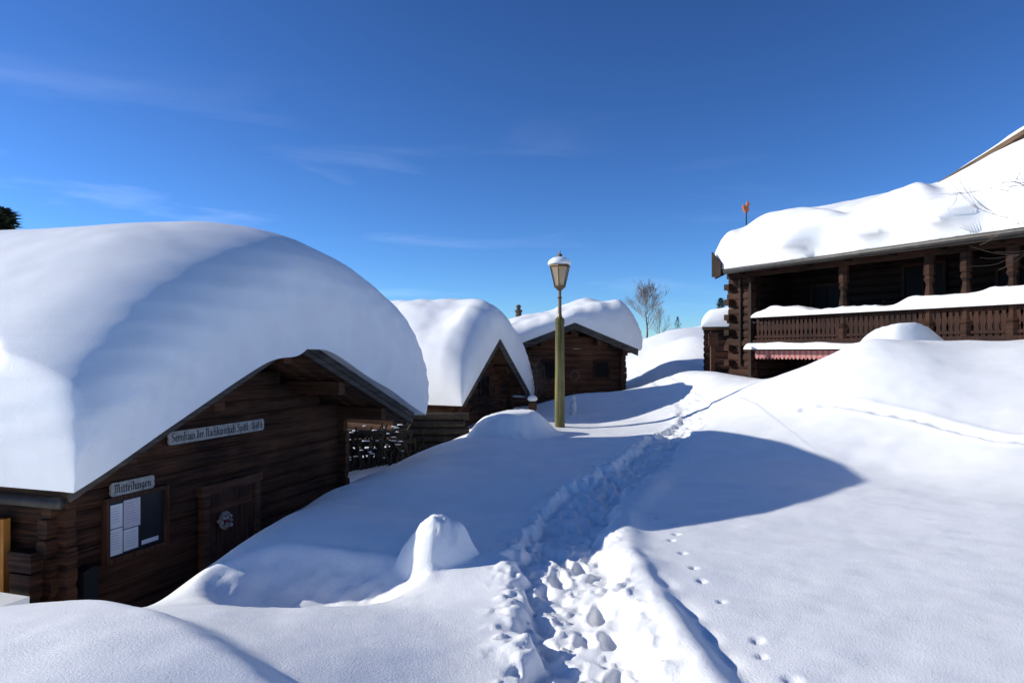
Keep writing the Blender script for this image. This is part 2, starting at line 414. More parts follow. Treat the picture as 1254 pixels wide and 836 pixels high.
    d, t, sg = dist_poly(x, y, LINE[::3])
    z = z-.06*np.exp(-(d/.06)**2)*(1+1.8*vn(x*7, y*7, 1))+.02*np.exp(-((d-.12)/.05)**2)
    return z
def grow(start, step, end, g=1.09):
    out = []; x = start; s = step
    while abs(x-start) < abs(end-start):
        s *= g; x += math.copysign(s, end-start); out.append(x)
    return out
xs = list(np.arange(-5.2, -2.6, .05))+list(np.arange(-2.6, -1.3, .03))+list(np.arange(-1.3, 2.0, .018))+list(np.arange(2.0, 4.4, .03))+list(np.arange(4.4, 7.2, .045))
xs = grow(xs[0], .06, -2500, 1.13)[::-1]+xs+grow(xs[-1], .06, 2500, 1.13)
ys = list(np.arange(2.6, 7.5, .021))+list(np.arange(7.5, 14, .035))+list(np.arange(14, 18, .06))
ys = grow(ys[0], .05, -400, 1.2)[::-1]+ys+grow(ys[-1], .06, 4000, 1.06)
X, Y = np.meshgrid(np.array(xs), np.array(ys), indexing='ij')
Z = ground_h(X, Y)
nx, ny = X.shape
print('ground', nx, ny)
me = D.meshes.new('snow_ground')
i, j = np.meshgrid(np.arange(nx-1), np.arange(ny-1), indexing='ij')
q = (i*ny+j).ravel()
F = np.stack([q, q+ny, q+ny+1, q+1], -1)
me.vertices.add(nx*ny); me.vertices.foreach_set('co', np.stack([X, Y, Z], -1).astype(np.float32).ravel())
me.loops.add(F.size); me.loops.foreach_set('vertex_index', F.astype(np.int32).ravel())
me.polygons.add(len(F)); me.polygons.foreach_set('loop_start', np.arange(0, F.size, 4, dtype=np.int32)); me.polygons.foreach_set('loop_total', np.full(len(F), 4, dtype=np.int32))
me.update(calc_edges=True); me.validate(); me.shade_smooth(); me.materials.append(M_SNOW)
g = D.objects.new('snow_ground', me); col.objects.link(g); g['kind'] = 'structure'; g['label'] = 'deep drifted snow cover with a trodden track'
def gh(x, y): return float(ground_h(np.array([float(x)]), np.array([float(y)]))[0])

# ------------------------------------------------------------------ log house
def log_house(fr, s0, s1, bl, z0, sr, zr, kL, kR, rs0, rs1, ohf, label, th=.14, logh=.2, mat=M_LOG, rmat=M_ROOF, tr=.13, cat='log house', bd=.19):
    base = fr((s0+s1)/2, bl/2, z0)
    H = thing('log_house', base, label, cat)
    def zt(s): return zr-(kL*(sr-s) if s < sr else kR*(s-sr))
    def zu(s): return zt(s)-tr
    fw, bw, lw, rw = MB(), MB(), MB(), MB()
    k = 0; z = z0+logh/2
    while z+logh/2 < zr-tr:
        e = .16+random.uniform(-.03, .03)
        top = z+logh/2*.9
        L = max(s0-e, sr-(zr-tr-top)/kL); Rr = min(s1+e, sr+(zr-tr-top)/kR)
        if Rr-L > .15:
            hh = logh*random.uniform(.94, 1.0)
            fw.log(fr, 'a', L, Rr, random.uniform(-.015, .015), z, hh, th)
            bw.log(fr, 'a', L, Rr, bl, z, hh, th)
        z += logh
    for c, w in ((s0, lw), (s1, rw)):
        z = z0+logh
        while z+logh/2 < zu(c)+.05:
            w.log(fr, 'b', -.2+random.uniform(-.03, .03), bl+.2, c, z, logh*.98, th*.9); z += logh
    part(H, 'wall', fw, mat); part(H, 'wall', bw, mat); part(H, 'wall', lw, mat); part(H, 'wall', rw, mat)
    rf = MB()
    pts = [(rs0, zu(rs0)), (sr, zr-tr), (rs1, zu(rs1)), (rs1, zt(rs1)), (sr, zr), (rs0, zt(rs0))]
    rf.extr_b(fr, pts, -ohf, bl+.4)
    R = part(H, 'roof', rf, rmat)
    bb = MB()
    for x0, x1 in ((rs0, sr), (sr, rs1)):
        p = [(x0, zt(x0)-bd), (x1, zt(x1)-bd), (x1, zt(x1)+.015), (x0, zt(x0)+.015)]
        bb.extr_b(fr, p, -ohf-.045, -ohf-.003)
        p = [(x0, zt(x0)-bd*.45), (x1, zt(x1)-bd*.45), (x1, zt(x1)+.035), (x0, zt(x0)+.035)]
        bb.extr_b(fr, p, -ohf-.07, -ohf-.048)
    part(H, 'bargeboard', bb, M_GREY)
    for s in (s0+.02, (s0+sr)/2, sr, (s1+sr)/2, s1-.02):
        pm = MB(); pm.box(fr, s-.08, s+.08, -ohf+.06, .1, zu(s)-.20-(.03 if s != sr else .04), zu(s)-.04*abs(kL) - .012)
        part(H, 'purlin', pm, mat)
    return H, zt, zu

# ---- big old dairy house
fr1 = Frame((-7.0, 0), (.311, .950))
ZR1, KL1, KR1 = 1.80, .43, .385
H1, zt1, zu1 = log_house(fr1, 7.42, 12.6, 8.5, -2.3, 9.95, ZR1, KL1, KR1, 6.72, 13.48, 1.0,
    'dark old log dairy house with low gable half buried in snow', bd=.15, tr=.12)
sb = MB()
for b in np.arange(-.9, .0, .3):
    for x0, x1 in ((6.8, 9.9), (10.0, 13.4)):
        sb.extr_b(fr1, [(x0, zu1(x0)-.03), (x1, zu1(x1)-.03), (x1, zu1(x1)-.004), (x0, zu1(x0)-.004)], b, b+.09)
part(H1, 'rafter', sb, M_ROOF)
DS = -.12
d = MB(); 
for i in range(6):
    a = 9.52+i*.145+DS; d.box(fr1, a, a+.138, -.125, -.08, -2.0, -.27)
door = part(H1, 'door', d, M_DOOR)
dfm = MB(); dfm.box(fr1, 9.40+DS, 9.515+DS, -.16, -.072, -2.0, -.262); dfm.box(fr1, 10.395+DS, 10.51+DS, -.16, -.072, -2.0, -.262); dfm.box(fr1, 9.36+DS, 10.55+DS, -.165, -.07, -.26, -.14)
part(H1, 'frame', dfm, M_DFRAME, parent=door)
for z_ in (-.52, -1.45):
    dfm = MB(); dfm.box(fr1, 9.55+DS, 10.35+DS, -.14, -.127, z_, z_+.1)
    part(H1, 'crossbar', dfm, M_DFRAME, parent=door)
hd = MB(); hd.tube([fr1(10.28+DS, -.125, -1.15), fr1(10.28+DS, -.17, -1.15), fr1(10.18+DS, -.17, -1.16)], [.012]*3)
part(H1, 'handle', hd, M_METAL, parent=door)
def ring(mb, fr, a, b, z, R, r, n=26, lump=.25):
    pts = []
    for k in range(n+1):
        t = 2*math.pi*k/n
        pts.append(fr(a+R*math.cos(t), b, z+R*math.sin(t)))
    mb.tube(pts, [r*(1+random.uniform(-lump, lump)) for _ in pts], 6)
WA = 9.66
w = MB(); ring(w, fr1, WA, -.17, -.66, .09, .034, lump=.4)
WR = thing('door_wreath', fr1(WA, -.17, -.8), 'small pale straw wreath with red bow on the wooden door', 'wreath')
part(WR, 'ring', w, M_STRAW)
for _ in range(9):
    w = MB(); t = random.uniform(0, 6.28); r = .10*random.uniform(.3, 1.3)
    c = Vector(fr1(WA+r*math.cos(t), -.20, -.66+r*math.sin(t)))
    w.lathe(c, [(.002, -.02), (.018, -.01), (.022, 0), (.015, .012), (.002, .018)], 6)
    part(WR, 'flower', w, M_WHITE)
w = MB(); w.extr_b(fr1, [(WA-.05, -.61), (WA, -.64), (WA+.05, -.61), (WA+.045, -.69), (WA, -.66), (WA-.045, -.69)], -.215, -.20); part(WR, 'bow', w, M_RED)
# signs : broad-nib pen strokes, blackletter fashion
GL = {
 'i': (.26, [[(.04,.56),(.13,.5),(.13,.12),(.22,.03)], [(.09,.84),(.17,.78)]]),
 'l': (.26, [[(.04,.98),(.13,.9),(.13,.12),(.22,.03)]]),
 'n': (.50, [[(.04,.56),(.13,.5),(.13,.03)], [(.13,.5),(.30,.58),(.37,.46),(.37,.10),(.45,.03)]]),
 'u': (.50, [[(.04,.58),(.13,.5),(.13,.12),(.22,.03),(.36,.12)], [(.37,.58),(.37,.10),(.46,.03)]]),
 'e': (.42, [[(.12,.30),(.35,.36),(.34,.48),(.22,.58),(.12,.48),(.12,.14),(.22,.03),(.36,.12)]]),
 'a': (.48, [[(.10,.5),(.24,.58),(.36,.48),(.36,.1),(.45,.03)], [(.34,.32),(.16,.28),(.12,.12),(.22,.03),(.35,.12)]]),
 's': (.40, [[(.33,.52),(.22,.59),(.12,.48),(.30,.26),(.32,.12),(.2,.03),(.08,.1)]]),
 'h': (.50, [[(.05,.98),(.13,.9),(.13,.03)], [(.13,.48),(.30,.58),(.38,.46),(.38,.06),(.30,-.08)]]),
 'd': (.48, [[(.14,.9),(.37,.5),(.38,.14),(.26,.03),(.12,.12),(.12,.44),(.24,.57),(.36,.46)]]),
 'r': (.36, [[(.04,.56),(.13,.5),(.13,.03)], [(.13,.48),(.26,.58),(.34,.5)]]),
 'c': (.36, [[(.32,.5),(.22,.58),(.12,.48),(.12,.12),(.22,.03),(.33,.1)]]),
 'b': (.46, [[(.04,.98),(.13,.9),(.13,.12),(.24,.03),(.36,.14),(.36,.44),(.26,.57),(.13,.46)]]),
 'f': (.34, [[(.32,.9),(.22,.98),(.14,.86),(.14,-.12)], [(.04,.55),(.30,.55)]]),
 't': (.32, [[(.14,.8),(.14,.12),(.24,.03),(.31,.08)], [(.04,.56),(.28,.56)]]),
 'p': (.48, [[(.04,.56),(.13,.5),(.13,-.18)], [(.13,.48),(.26,.58),(.37,.46),(.37,.14),(.25,.03),(.13,.12)]]),
 'g': (.46, [[(.34,.48),(.24,.58),(.12,.46),(.12,.16),(.24,.06),(.35,.16)], [(.36,.56),(.36,-.04),(.24,-.18),(.1,-.1)]]),
 'S': (.60, [[(.50,.84),(.34,.96),(.16,.90),(.12,.72),(.26,.58),(.42,.44),(.46,.20),(.32,.04),(.10,.08)]]),
 'N': (.74, [[(.04,.84),(.18,.94),(.22,.8),(.22,.12),(.1,.03)], [(.22,.84),(.40,.96),(.54,.84),(.54,.14),(.66,.03)]]),
 'M': (.98, [[(.04,.84),(.18,.94),(.22,.8),(.22,.12),(.1,.03)], [(.22,.84),(.36,.96),(.48,.82),(.48,.06)], [(.48,.84),(.64,.96),(.76,.82),(.76,.14),(.88,.03)]]),
 '1': (.34, [[(.06,.72),(.18,.88),(.18,.03)]]),
 '8': (.46, [[(.22,.5),(.1,.66),(.2,.86),(.34,.72),(.1,.3),(.14,.08),(.3,.04),(.36,.22),(.22,.5)]]),
 '4': (.48, [[(.3,.88),(.06,.3),(.42,.3)], [(.32,.56),(.32,.03)]]),
 '0': (.44, [[(.2,.86),(.08,.6),(.08,.28),(.2,.04),(.34,.24),(.34,.62),(.2,.86)]]),
 ':': (.22, [[(.06,.46),(.13,.40)], [(.06,.12),(.13,.06)]]),
 '.': (.20, [[(.05,.36),(.12,.30)]]),
 ' ': (.26, []),
}
def letters(body):
    V, Fc = [], []; x = 0; nb = (.038, .038)
    for ch in body:
        wd, strokes = GL[ch]
        for st in strokes:
            for (x0, y0), (x1, y1) in zip(st[:-1], st[1:]):
                p = [(x0-nb[0], y0-nb[1]), (x0+nb[0], y0+nb[1]), (x1+nb[0], y1+nb[1]), (x1-nb[0], y1-nb[1])]
                dx, dy = x1-x0, y1-y0
                if abs(dx*nb[1]-dy*nb[0]) < .005:
                    p = [(x0-.012, y0+.012), (x0+.012, y0-.012), (x1+.012, y1-.012), (x1-.012, y1+.012)]
                n = len(V); V += [(x+u, v) for u, v in p]; Fc.append((n, n+1, n+2, n+3))
        x += wd*1.02
    return V, Fc, x
def sign(fr, a0, a1, z, h, body, label, b=-.12, hk=.70):
    am = (a0+a1)/2
    S = thing('sign', fr(am, b, z-h/2), label, 'sign')
    m = MB(); e = h*.3; hh = h/2
    pts = [(a0, z-hh*.5), (a0+e*.5, z-hh), (a1-e*.5, z-hh), (a1, z-hh*.5), (a1-e*.2, z), (a1, z+hh*.5), (a1-e*.5, z+hh), (a0+e*.5, z+hh), (a0, z+hh*.5), (a0+e*.2, z)]
    m.extr_b(fr, pts, b-.012, b+.012)
    part(S, 'board', m, M_SIGN)
    V, Fc, tot = letters(body)
    k = (a1-a0-e*1.6)/tot; kz = h*hk
    mm = MB()
    for q_ in Fc:
        pz = [(a0+e*.8+V[i_][0]*k, z+(V[i_][1]-.42)*kz) for i_ in q_]
        mm.extr_b(fr, pz, b-.0165-.0006*random.random(), b-.0125)
    part(S, 'lettering', mm, M_INK)
    return S
sign(fr1, 8.74, 10.50, .54, .16, 'Sennhaus der Nachbarschaft Spittl . 1840 b', 'pale narrow house name board lettered Sennhaus above the door')
sign(fr1, 7.93, 8.53, .07, .15, 'Mitteilungen:', 'short pale board lettered Mitteilungen over a notice case')
NS = -.12
N = thing('notice_board', fr1(8.41+NS, -.1, -.7), 'dark glazed notice case with pinned white papers on log wall', 'notice board')
m = MB(); m.box(fr1, 8.03+NS, 8.80+NS, -.11, -.075, -.68, -.05); part(N, 'backing', m, M_BLACK)
m = MB(); m.box(fr1, 8.0+NS, 8.83+NS, -.15, -.077, -.05, -.01); m.box(fr1, 8.0+NS, 8.83+NS, -.15, -.077, -.73, -.68); m.box(fr1, 7.98+NS, 8.03+NS, -.152, -.076, -.73, -.01); m.box(fr1, 8.80+NS, 8.85+NS, -.152, -.076, -.73, -.01)
part(N, 'frame', m, M_DOOR)
M_PRINT = plain_mat('print_ink', (.4, .4, .43))
for a, b_, z0, z1, mt in ((8.05, 8.22, -.36, -.10, M_PAPER), (8.235, 8.46, -.40, -.08, M_PINK), (8.05, 8.22, -.66, -.37, M_PAPER), (8.235, 8.43, -.65, -.41, M_PAPER), (8.48, 8.72, -.64, -.59, M_PAPER)):
    a += NS; b_ += NS
    m = MB(); m.box(fr1, a, b_, -.116, -.1125, z0, z1); pp = part(N, 'notice_paper', m, mt)
    m = MB(); zz = z1-.04
    while zz > z0+.04 and z1-z0 > .1:
        m.box(fr1, a+.02, b_-.03-random.uniform(0, .05), -.1185, -.1165, zz-.004, zz); zz -= .03
    if m.v: part(N, 'printed_lines', m, M_PRINT, parent=pp)
gt = MB(); gt.tube([fr1(6.66, b, .26) for b in (-1.0, 3, 9)], [.055]*3, 8); part(H1, 'gutter', gt, M_GUT, True)
for b in (1.3, 3.2):
    m = MB(); m.box(fr1, 7.0, 7.16, b, b+.16, -2.2, .3); part(H1, 'porch_post', m, M_LOG2)
m = MB(); m.box(fr1, 7.02, 7.14, -.1, 8, .14, .29); part(H1, 'porch_beam', m, M_LOG)
m = MB(); m.box(fr1, 7.20, 7.27, .47, .85, -2.1, -.12); part(H1, 'shutter', m, M_ORANGE, label='orange lacquered wooden side door')
m = MB(); m.box(fr1, 7.15, 7.30, .02, .34, -.62, -.42); m.box(fr1, 7.15, 7.30, .04, .32, -1.2, -.64); part(H1, 'firewood_box', m, M_LOG2)
B = thing('planter_box', fr1(6.7, -.3, -1.4), 'snow covered wooden box beside the porch', 'planter')
m = MB(); m.box(fr1, 6.60, 6.82, -.36, .3, -1.5, -.76); part(B, 'box', m, M_GREY)
m = MB(); m.box(fr1, 6.58, 6.84, -.38, .32, -.758, -.69); part(B, 'snow_layer', m, M_SNOW)
MBX = thing('mailbox', fr1(7.6, -.15, -1.2), 'small dark metal mailbox on the log corner', 'mailbox')
m = MB(); m.box(fr1, 7.55, 7.72, -.2, -.09, -1.1, -.72); part(MBX, 'box', m, M_METAL)
m = MB(); m.extr_b(fr1, [(7.53, -.72), (7.74, -.72), (7.74, -.70), (7.635, -.66), (7.53, -.70)], -.22, -.085); part(MBX, 'lid', m, M_METAL)

zs = [6.4, 6.9, 7.5, 8.3, 9.1, 10, 11.0, 12.0, 12.8, 13.5, 14.2]; zv = [1.40, 1.85, 2.4, 2.92, 3.24, 3.46, 3.48, 3.34, 3.12, 2.82, 2.45]
fz = np.polyfit(zs, zv, 5)
zt1v = lambda s: ZR1-np.where(s < 9.95, KL1*(9.95-s), KR1*(s-9.95))
def base1(a, b):
    droop = .22*np.exp(-((a-9.85)/.45)**2)+.04*vn(a*1.3, a*0, 4)
    return zt1v(a)+.04-droop*(1-sst(-1.20, -1.09, b))
def top1(a, b):
    return np.polyval(fz, a)+.045*fbm(a*1.1, b*.5, 3, 5)
def cut1(a, b):
    return zt1v(6.6)+1.30-.50*np.clip(b+1.05, 0, 2.0)+2.7*(a-6.6)+.22*fbm(a*3.0, b*3.0, 4, 2)
snow_cap('roof_snow', fr1, 6.58, 13.60, -1.25, 9.0, base1, top1,
    (.16, .58, 2.5, 1.2), (.02, .23, .10, .1), (200, 110), 'huge rounded wind-packed snow load on the dairy house roof', amp=.07, nsc=.5, seed=1, strat=.15, stratb=.07, ne=40, pw=(.5, .55, .50, 1), sfreq=22, cut=cut1)

# ---- small steep barn
fr2 = Frame((-1.57, 16.23), (.457, .889))
H2, zt2, zu2 = log_house(fr2, .35, 3.05, 5.0, -1.2, 1.65, 1.93, .86, .84, -.05, 3.4, .5,
    'small steep-gabled log barn with heavy snow roof', logh=.17, mat=M_LOG, tr=.09)
snow_cap('roof_snow', fr2, -.22, 3.62, -.58, 5.4, lambda a, b: 1.945-np.where(a < 1.65, .86*(1.65-a), .84*(a-1.65)),
    lambda a, b: np.interp(a, [-.3, .4, 1.2, 1.75, 2.4, 3, 3.7], [1.3, 2.1, 2.75, 3.0, 2.92, 2.5, 1.85]),
    (.3, .6, .8, .6), (.03, .16, .06, .1), (50, 40), 'thick rounded snow load on the steep barn roof', amp=.22, nsc=.8, seed=2, strat=.10, pw=(.8, .8, .65, 1))
m = MB(); m.box(fr2, 1.45, 1.85, -.11, -.075, .45, .95); wn = part(H2, 'window', m, M_PANE)
m = MB(); m.box(fr2, 1.4, 1.45, -.14, -.074, .4, 1.0); m.box(fr2, 1.85, 1.9, -.14, -.074, .4, 1.0); m.box(fr2, 1.4, 1.9, -.145, -.073, .95, 1.01); m.box(fr2, 1.4, 1.9, -.145, -.073, .39, .45); m.box(fr2, 1.635, 1.665, -.13, -.112, .45, .95)
part(H2, 'frame', m, M_CARVE, parent=wn)
G = thing('twig_garland', fr2(1.7, -.2, .1), 'dark tangled twigs hanging in front of the barn gable', 'garland')
m = MB(); m.tube([fr2(.5, -.22, .55), fr2(1.2, -.22, .28), fr2(1.9, -.22, .25), fr2(2.9, -.22, .6)], [.012]*4, 5); part(G, 'cord', m, M_METAL)
for _ in range(60):
    m = MB()
    a = random.uniform(.7, 2.8); z = random.uniform(.1, 1.0)*(1-.3*abs(a-1.7)); c = Vector(fr2(a, -.2, z))
    e = c+Vector((random.uniform(-.25, .25), random.uniform(-.1, .1), random.uniform(-.25, .25)))
    m.tube([c, (c+e)/2+Vector((0, 0, .03)), e], [.014, .012, .006], 4)
    part(G, 'twig', m, M_METAL)

# ---- third hut
fr3 = Frame((1.8, 21.3), (.985, .174))
H3, zt3, zu3 = log_house(fr3, -1.9, 1.66, 4.2, -.6, 0, 2.46, .38, .40, -2.3, 2.02, .55,
    'low brown log hut with flat gable under snow', logh=.19, mat=M_LOG, tr=.11)
snow_cap('roof_snow', fr3, -2.35, 2.1, -.62, 4.7, lambda a, b: 2.475-np.where(a < 0, .38*np.abs(a), .40*np.abs(a)),
    lambda a, b: np.interp(a, [-2.4, -1.2, 0, .9, 1.6, 2.2], [2.3, 2.68, 3.05, 3.28, 3.25, 2.85])-.04*b*0,
    (.4, .45, .7, .8), (.05, .14, .05, .1), (50, 40), 'smooth snow load on the low hut roof', amp=.26, nsc=.9, seed=3, strat=.10, pw=(1, .7, .8, 1))
for a in (-.9, .8):
    m = MB(); m.box(fr3, a, a+.4, -.11, -.075, .8, 1.25); wn = part(H3, 'window', m, M_PANE)
    m = MB(); m.box(fr3, a-.05, a, -.14, -.074, .75, 1.30); m.box(fr3, a+.4, a+.45, -.14, -.074, .75, 1.30); m.box(fr3, a-.04, a+.44, -.138, -.073, 1.25, 1.30); m.box(fr3, a-.04, a+.44, -.138, -.073, .75, .8); m.box(fr3, a+.19, a+.21, -.13, -.112, .8, 1.25)
    part(H3, 'frame', m, M_CARVE, parent=wn)
m = MB(); c = fr3(-1.25, 2.0, 2.3); m.lathe(c, [(.10, 0), (.10, .62), (.13, .63), (.13, .69), (.07, .71), (.07, .79), (.1, .81), (.04, .87)], 12)
part(H3, 'chimney', m, M_BARK)
m = MB(); ring(m, fr3, .1, -.2, .85, .14, .02); WR2 = solo('wall_wreath', m, M_GREY, fr3(.1, -.2, .6), 'pale round wreath hanging on the brown hut wall', 'wreath')

# ---- chalet with balcony
fr4 = Frame((6.53, 20.0), (.5, -.866))
C = thing('chalet', fr4(5, 4, .2), 'large dark wooden chalet with carved balcony and snow loaded roof', 'chalet')
LEN = 12.0
def wall4(axis, a0, a1, c, z0, z1, mat=M_LOG3, h=.22, ext=.03):
    m = MB(); z = z0+h/2
    while z < z1:
        m.log(fr4, axis, a0-random.uniform(.0, ext), a1+random.uniform(0, ext), c+random.uniform(-.012, .012), z, h*random.uniform(.9, .99), .16); z += h
    return part(C, 'wall', m, mat)
wall4('a', -.15, LEN, 1.5, -.4, 4.3)
wall4('b', .05, 8.6, 0, -.4, 4.2)
wall4('a', -.14, .68, 0, .0, 3.75, M_LOG4, ext=.10)
wall4('b', .1, 1.4, .74, .0, 3.75)
wall4('b', .05, 8.6, LEN, -.4, 4.2)
wall4('a', 0, LEN, 8.5, -.4, 4.2)
for z in np.arange(.3, 3.6, .44):
    m = MB(); m.box(fr4, -.16, .02, -.28, -.082, z, z+.17); part(C, 'log_end', m, M_LOG4)
m = MB(); m.box(fr4, .28, .34, -.15, -.085, 1.2, 3.7); m.box(fr4, .62, .72, -.16, -.085, .9, 3.7); part(C, 'corner_plank', m, M_BOARD)
m = MB(); m.box(fr4, -.25, LEN, -.12, 1.42, 1.76, 1.9); part(C, 'balcony_floor', m, M_LOG4)
m = MB(); m.box(fr4, .8, LEN, -.17, -.122, 1.6, 1.92); part(C, 'balcony_fascia', m, M_CARVE)
m = MB(); m.box(fr4, .8, LEN, -.12, .0, 2.53, 2.6); m.box(fr4, .8, LEN, -.1, -.02, 1.97, 2.03)
a = .84
while a < LEN-.15:
    w_ = .12
    pts = [(a+.02, 1.9), (a+w_-.02, 1.9), (a+w_-.005, 2.03), (a+w_-.026, 2.12), (a+w_, 2.22), (a+w_, 2.3), (a+w_-.026, 2.4), (a+w_, 2.5), (a+w_, 2.54), (a, 2.54), (a, 2.5), (a+.026, 2.4), (a, 2.3), (a, 2.22), (a+.026, 2.12), (a+.005, 2.03)]
    m.extr_b(fr4, pts, -.075, -.045); a += .128
part(C, 'balcony_railing', m, M_CARVE)
def carved_post(a, b, z0, z1):
    prof = [(.12, 0), (.12, .28), (.09, .31), (.125, .36), (.085, .42), (.07, .55), (.1, .8), (.115, .95), (.1, 1.1), (.07, 1.3), (.09, 1.36), (.12, 1.42), (.09, 1.5), (.12, 1.55), (.12, 2.0)]
    k = (z1-z0)/2.0
    m = MB(); c = fr4(a, b, z0); m.lathe(c, [(r*1.0, z*k) for r, z in prof], 8, rot=math.atan2(fr4.S[1], fr4.S[0])+math.pi/8)
    return part(C, 'balcony_post', m, M_LOG4)
for a in (3.5, 5.57, 6.33, 7.2, 9.3, 11.3): carved_post(a, -.05, 1.9, 3.72)
for a in (3.5, 6.4, 9.3):
    m = MB(); m.box(fr4, a-.09, a+.09, -.05, .12, -.2, 1.758); part(C, 'porch_post', m, M_CARVE)
m = MB(); m.box(fr4, -.2, LEN+.3, -.12, .04, 3.72, 3.88); part(C, 'eave_beam', m, M_LOG4)
for a in np.arange(.4, LEN, 1.1):
    m = MB(); m.box(fr4, a-.07, a+.07, -.5, 1.5, 3.885-.09+.0, 3.885+.02); part(C, 'rafter', m, M_LOG3)
for a, w_, z0, z1 in ((1.6, .8, 2.5, 3.4), (4.2, .9, 1.95, 3.7), (6.3, .8, 2.6, 3.4), (8, .8, 2.6, 3.4), (10, .8, 2.6, 3.4), (4.6, .9, .6, 1.5), (1.4, .9, .4, 1.5)):
    m = MB(); m.box(fr4, a, a+w_, 1.37, 1.41, z0, z1); wn = part(C, 'window', m, M_PANE)
    m = MB()
    for x0, x1, y0, y1 in ((a-.08, a, z0-.08, z1+.08), (a+w_, a+w_+.08, z0-.08, z1+.08), (a, a+w_, z1, z1+.08), (a, a+w_, z0-.08, z0), (a+w_/2-.02, a+w_/2+.02, z0, z1)):
        m.box(fr4, x0, x1, 1.34, 1.412, y0, y1)
    part(C, 'frame', m, M_CARVE, parent=wn)
ridge_b, ridge_z = 4.3, 5.95
k4 = (ridge_z-3.98)/(ridge_b+.6)
def zr4(b): return ridge_z-k4*np.abs(b-ridge_b)
m = MB(); m.extr_a(fr4, [(-.6, zr4(-.6)-.1), (4.3, ridge_z-.1), (9.2, zr4(9.2)-.1), (9.2, zr4(9.2)), (4.3, ridge_z), (-.6, zr4(-.6))], -.15, LEN+.6); part(C, 'roof', m, M_BOARD)
m = MB(); m.box(fr4, .20, LEN+.6, -.68, -.603, 3.80, 4.02); part(C, 'fascia', m, M_GREY)
m = MB(); m.tube([fr4(a, -.76, 3.85+.006*a) for a in (.3, 4, 8, LEN+.5)], [.065]*4, 8); part(C, 'gutter', m, M_GUT, True)
m = MB()
for i in range(3):
    a = -.14+i*.115; tz = 4.46-.12*i
    m.extr_b(fr4, [(a, 3.74-.03*(i % 2)), (a+.110, 3.74-.03*(i % 2)), (a+.110, tz-.11), (a, tz)], -.80, -.75)
part(C, 'gable_boarding', m, M_BOARD)
m = MB(); m.extr_a(fr4, [(-.6, zr4(-.6)-.28), (4.3, ridge_z-.28), (4.3, ridge_z+.08), (-.6, zr4(-.6)+.08)], -.21, -.153); m.extr_a(fr4, [(9.2, zr4(9.2)-.28), (9.2, zr4(9.2)+.08), (4.303, ridge_z+.08), (4.303, ridge_z-.28)], -.21, -.153); part(C, 'bargeboard', m, M_BOARD)
gb = MB(); gb.extr_a(fr4, [(.1, 4.1), (8.5, 4.1), (4.3, 5.8)], -.05, .05); part(C, 'gable', gb, M_BOARD)
gb = MB(); gb.extr_a(fr4, [(.1, 4.1), (8.5, 4.1), (4.3, 5.8)], LEN-.05, LEN+.05); part(C, 'gable', gb, M_BOARD)
m = MB(); a = .9
while a < 3.35:
    m.extr_b(fr4, [(a, 1.62), (a+.118, 1.62), (a+.118, 1.45), (a+.09, 1.40), (a+.059, 1.385), (a+.028, 1.40), (a, 1.45)], -.2, -.185); a += .1205
part(C, 'valance', m, M_AWN)
def zc(a): return 5.97+.43*(a-4.74)
m = MB(); m.extr_b(fr4, [(4.0, zc(4.0)-.02), (10, zc(10)-.02), (15, zc(5)-.02), (15, zc(5)+.10), (10, zc(10)+.10), (4.0, zc(4.0)+.10)], 2.5, 8.5); part(C, 'cross_roof', m, M_SHING)
m = MB(); m.extr_b(fr4, [(4.6, 4.6), (LEN, 4.6), (LEN, 7.2), (10, zc(10)-.03), (4.7, zc(4.7)-.03)], 2.9, 8.4); part(C, 'cross_gable', m, M_SHING)
def sn4(a, b):
    z = np.interp(b, [-.7, 0, 1, 2, 3, 4.3, 7, 9.3], [4.86, 5.28, 5.62, 5.86, 6.08, 6.3, 5.5, 4.6])
    # broad slumped slabs with a curled leading edge
    ph = (a*.30+.34*b+.8*vn(a*.3, b*.3, 3)) % 1.0
    slab = np.where(ph < .72, ph/.72, 1-((ph-.72)/.28))
    slab = slab*slab*(3-2*slab)
    z = z-.03+.28*(slab-.5)*np.exp(-((b-.3)/1.15)**2)
    z = z+.1*np.sin(a*.7+2)*np.exp(-((b-1)/2)**2)
    z = z+np.clip(a-4.6, 0, 5)*.22*np.exp(-((b-2)/1.5)**2)-.22*sst(4.4, 5, a)*np.exp(-((b-3)/.8)**2)
    return z
snow_cap('roof_snow', fr4, -.14, LEN+.7, -.72, 9.3, lambda a, b: zr4(b)+.012, sn4, (.35, .6, .6, .8), (.06, .1, .28, .1), (260, 100),
    'wavy thick snow load on the chalet roof', amp=.13, nsc=.6, seed=4, strat=.14, wob=1.6, pw=(.45, .8, .55, 1))
snow_cap('roof_snow', fr4, 4.6, 10.6, 2.62, 8.5, lambda a, b: 6.075+.43*(a-4.74), lambda a, b: 6.085+.43*(a-4.74)+.14+.0*b, (.8, .5, .3, .5), (.02, .02, .02, .02), (50, 40),
    'thinner snow layer on the chalet cross gable', amp=.14, nsc=.9, seed=5)
snow_cap('railing_snow', fr4, .82, LEN, -.28, .16, lambda a, b: 2.604+a*0-.06*(b < -.13), lambda a, b: 2.604+.18+.08*np.sin(a*.9+.3)+a*0, (.3, .2, .14, .14), (.0, .0, .05, .02), (140, 8),
    'soft snow strip lying on the balcony railing', amp=.26, nsc=1.2, seed=6, ne=8, pw=(1, 1, .6, .6))
snow_cap('ledge_snow', fr4, .75, 4.2, -.5, -.175, lambda a, b: 1.66+a*0, lambda a, b: 1.66+.15+a*0, (.1, .1, .1, .1), (.0, .0, .02, .0), (50, 8),
    'thin snow ledge clinging below the balcony', amp=.08, nsc=1.2, seed=7, ne=8)
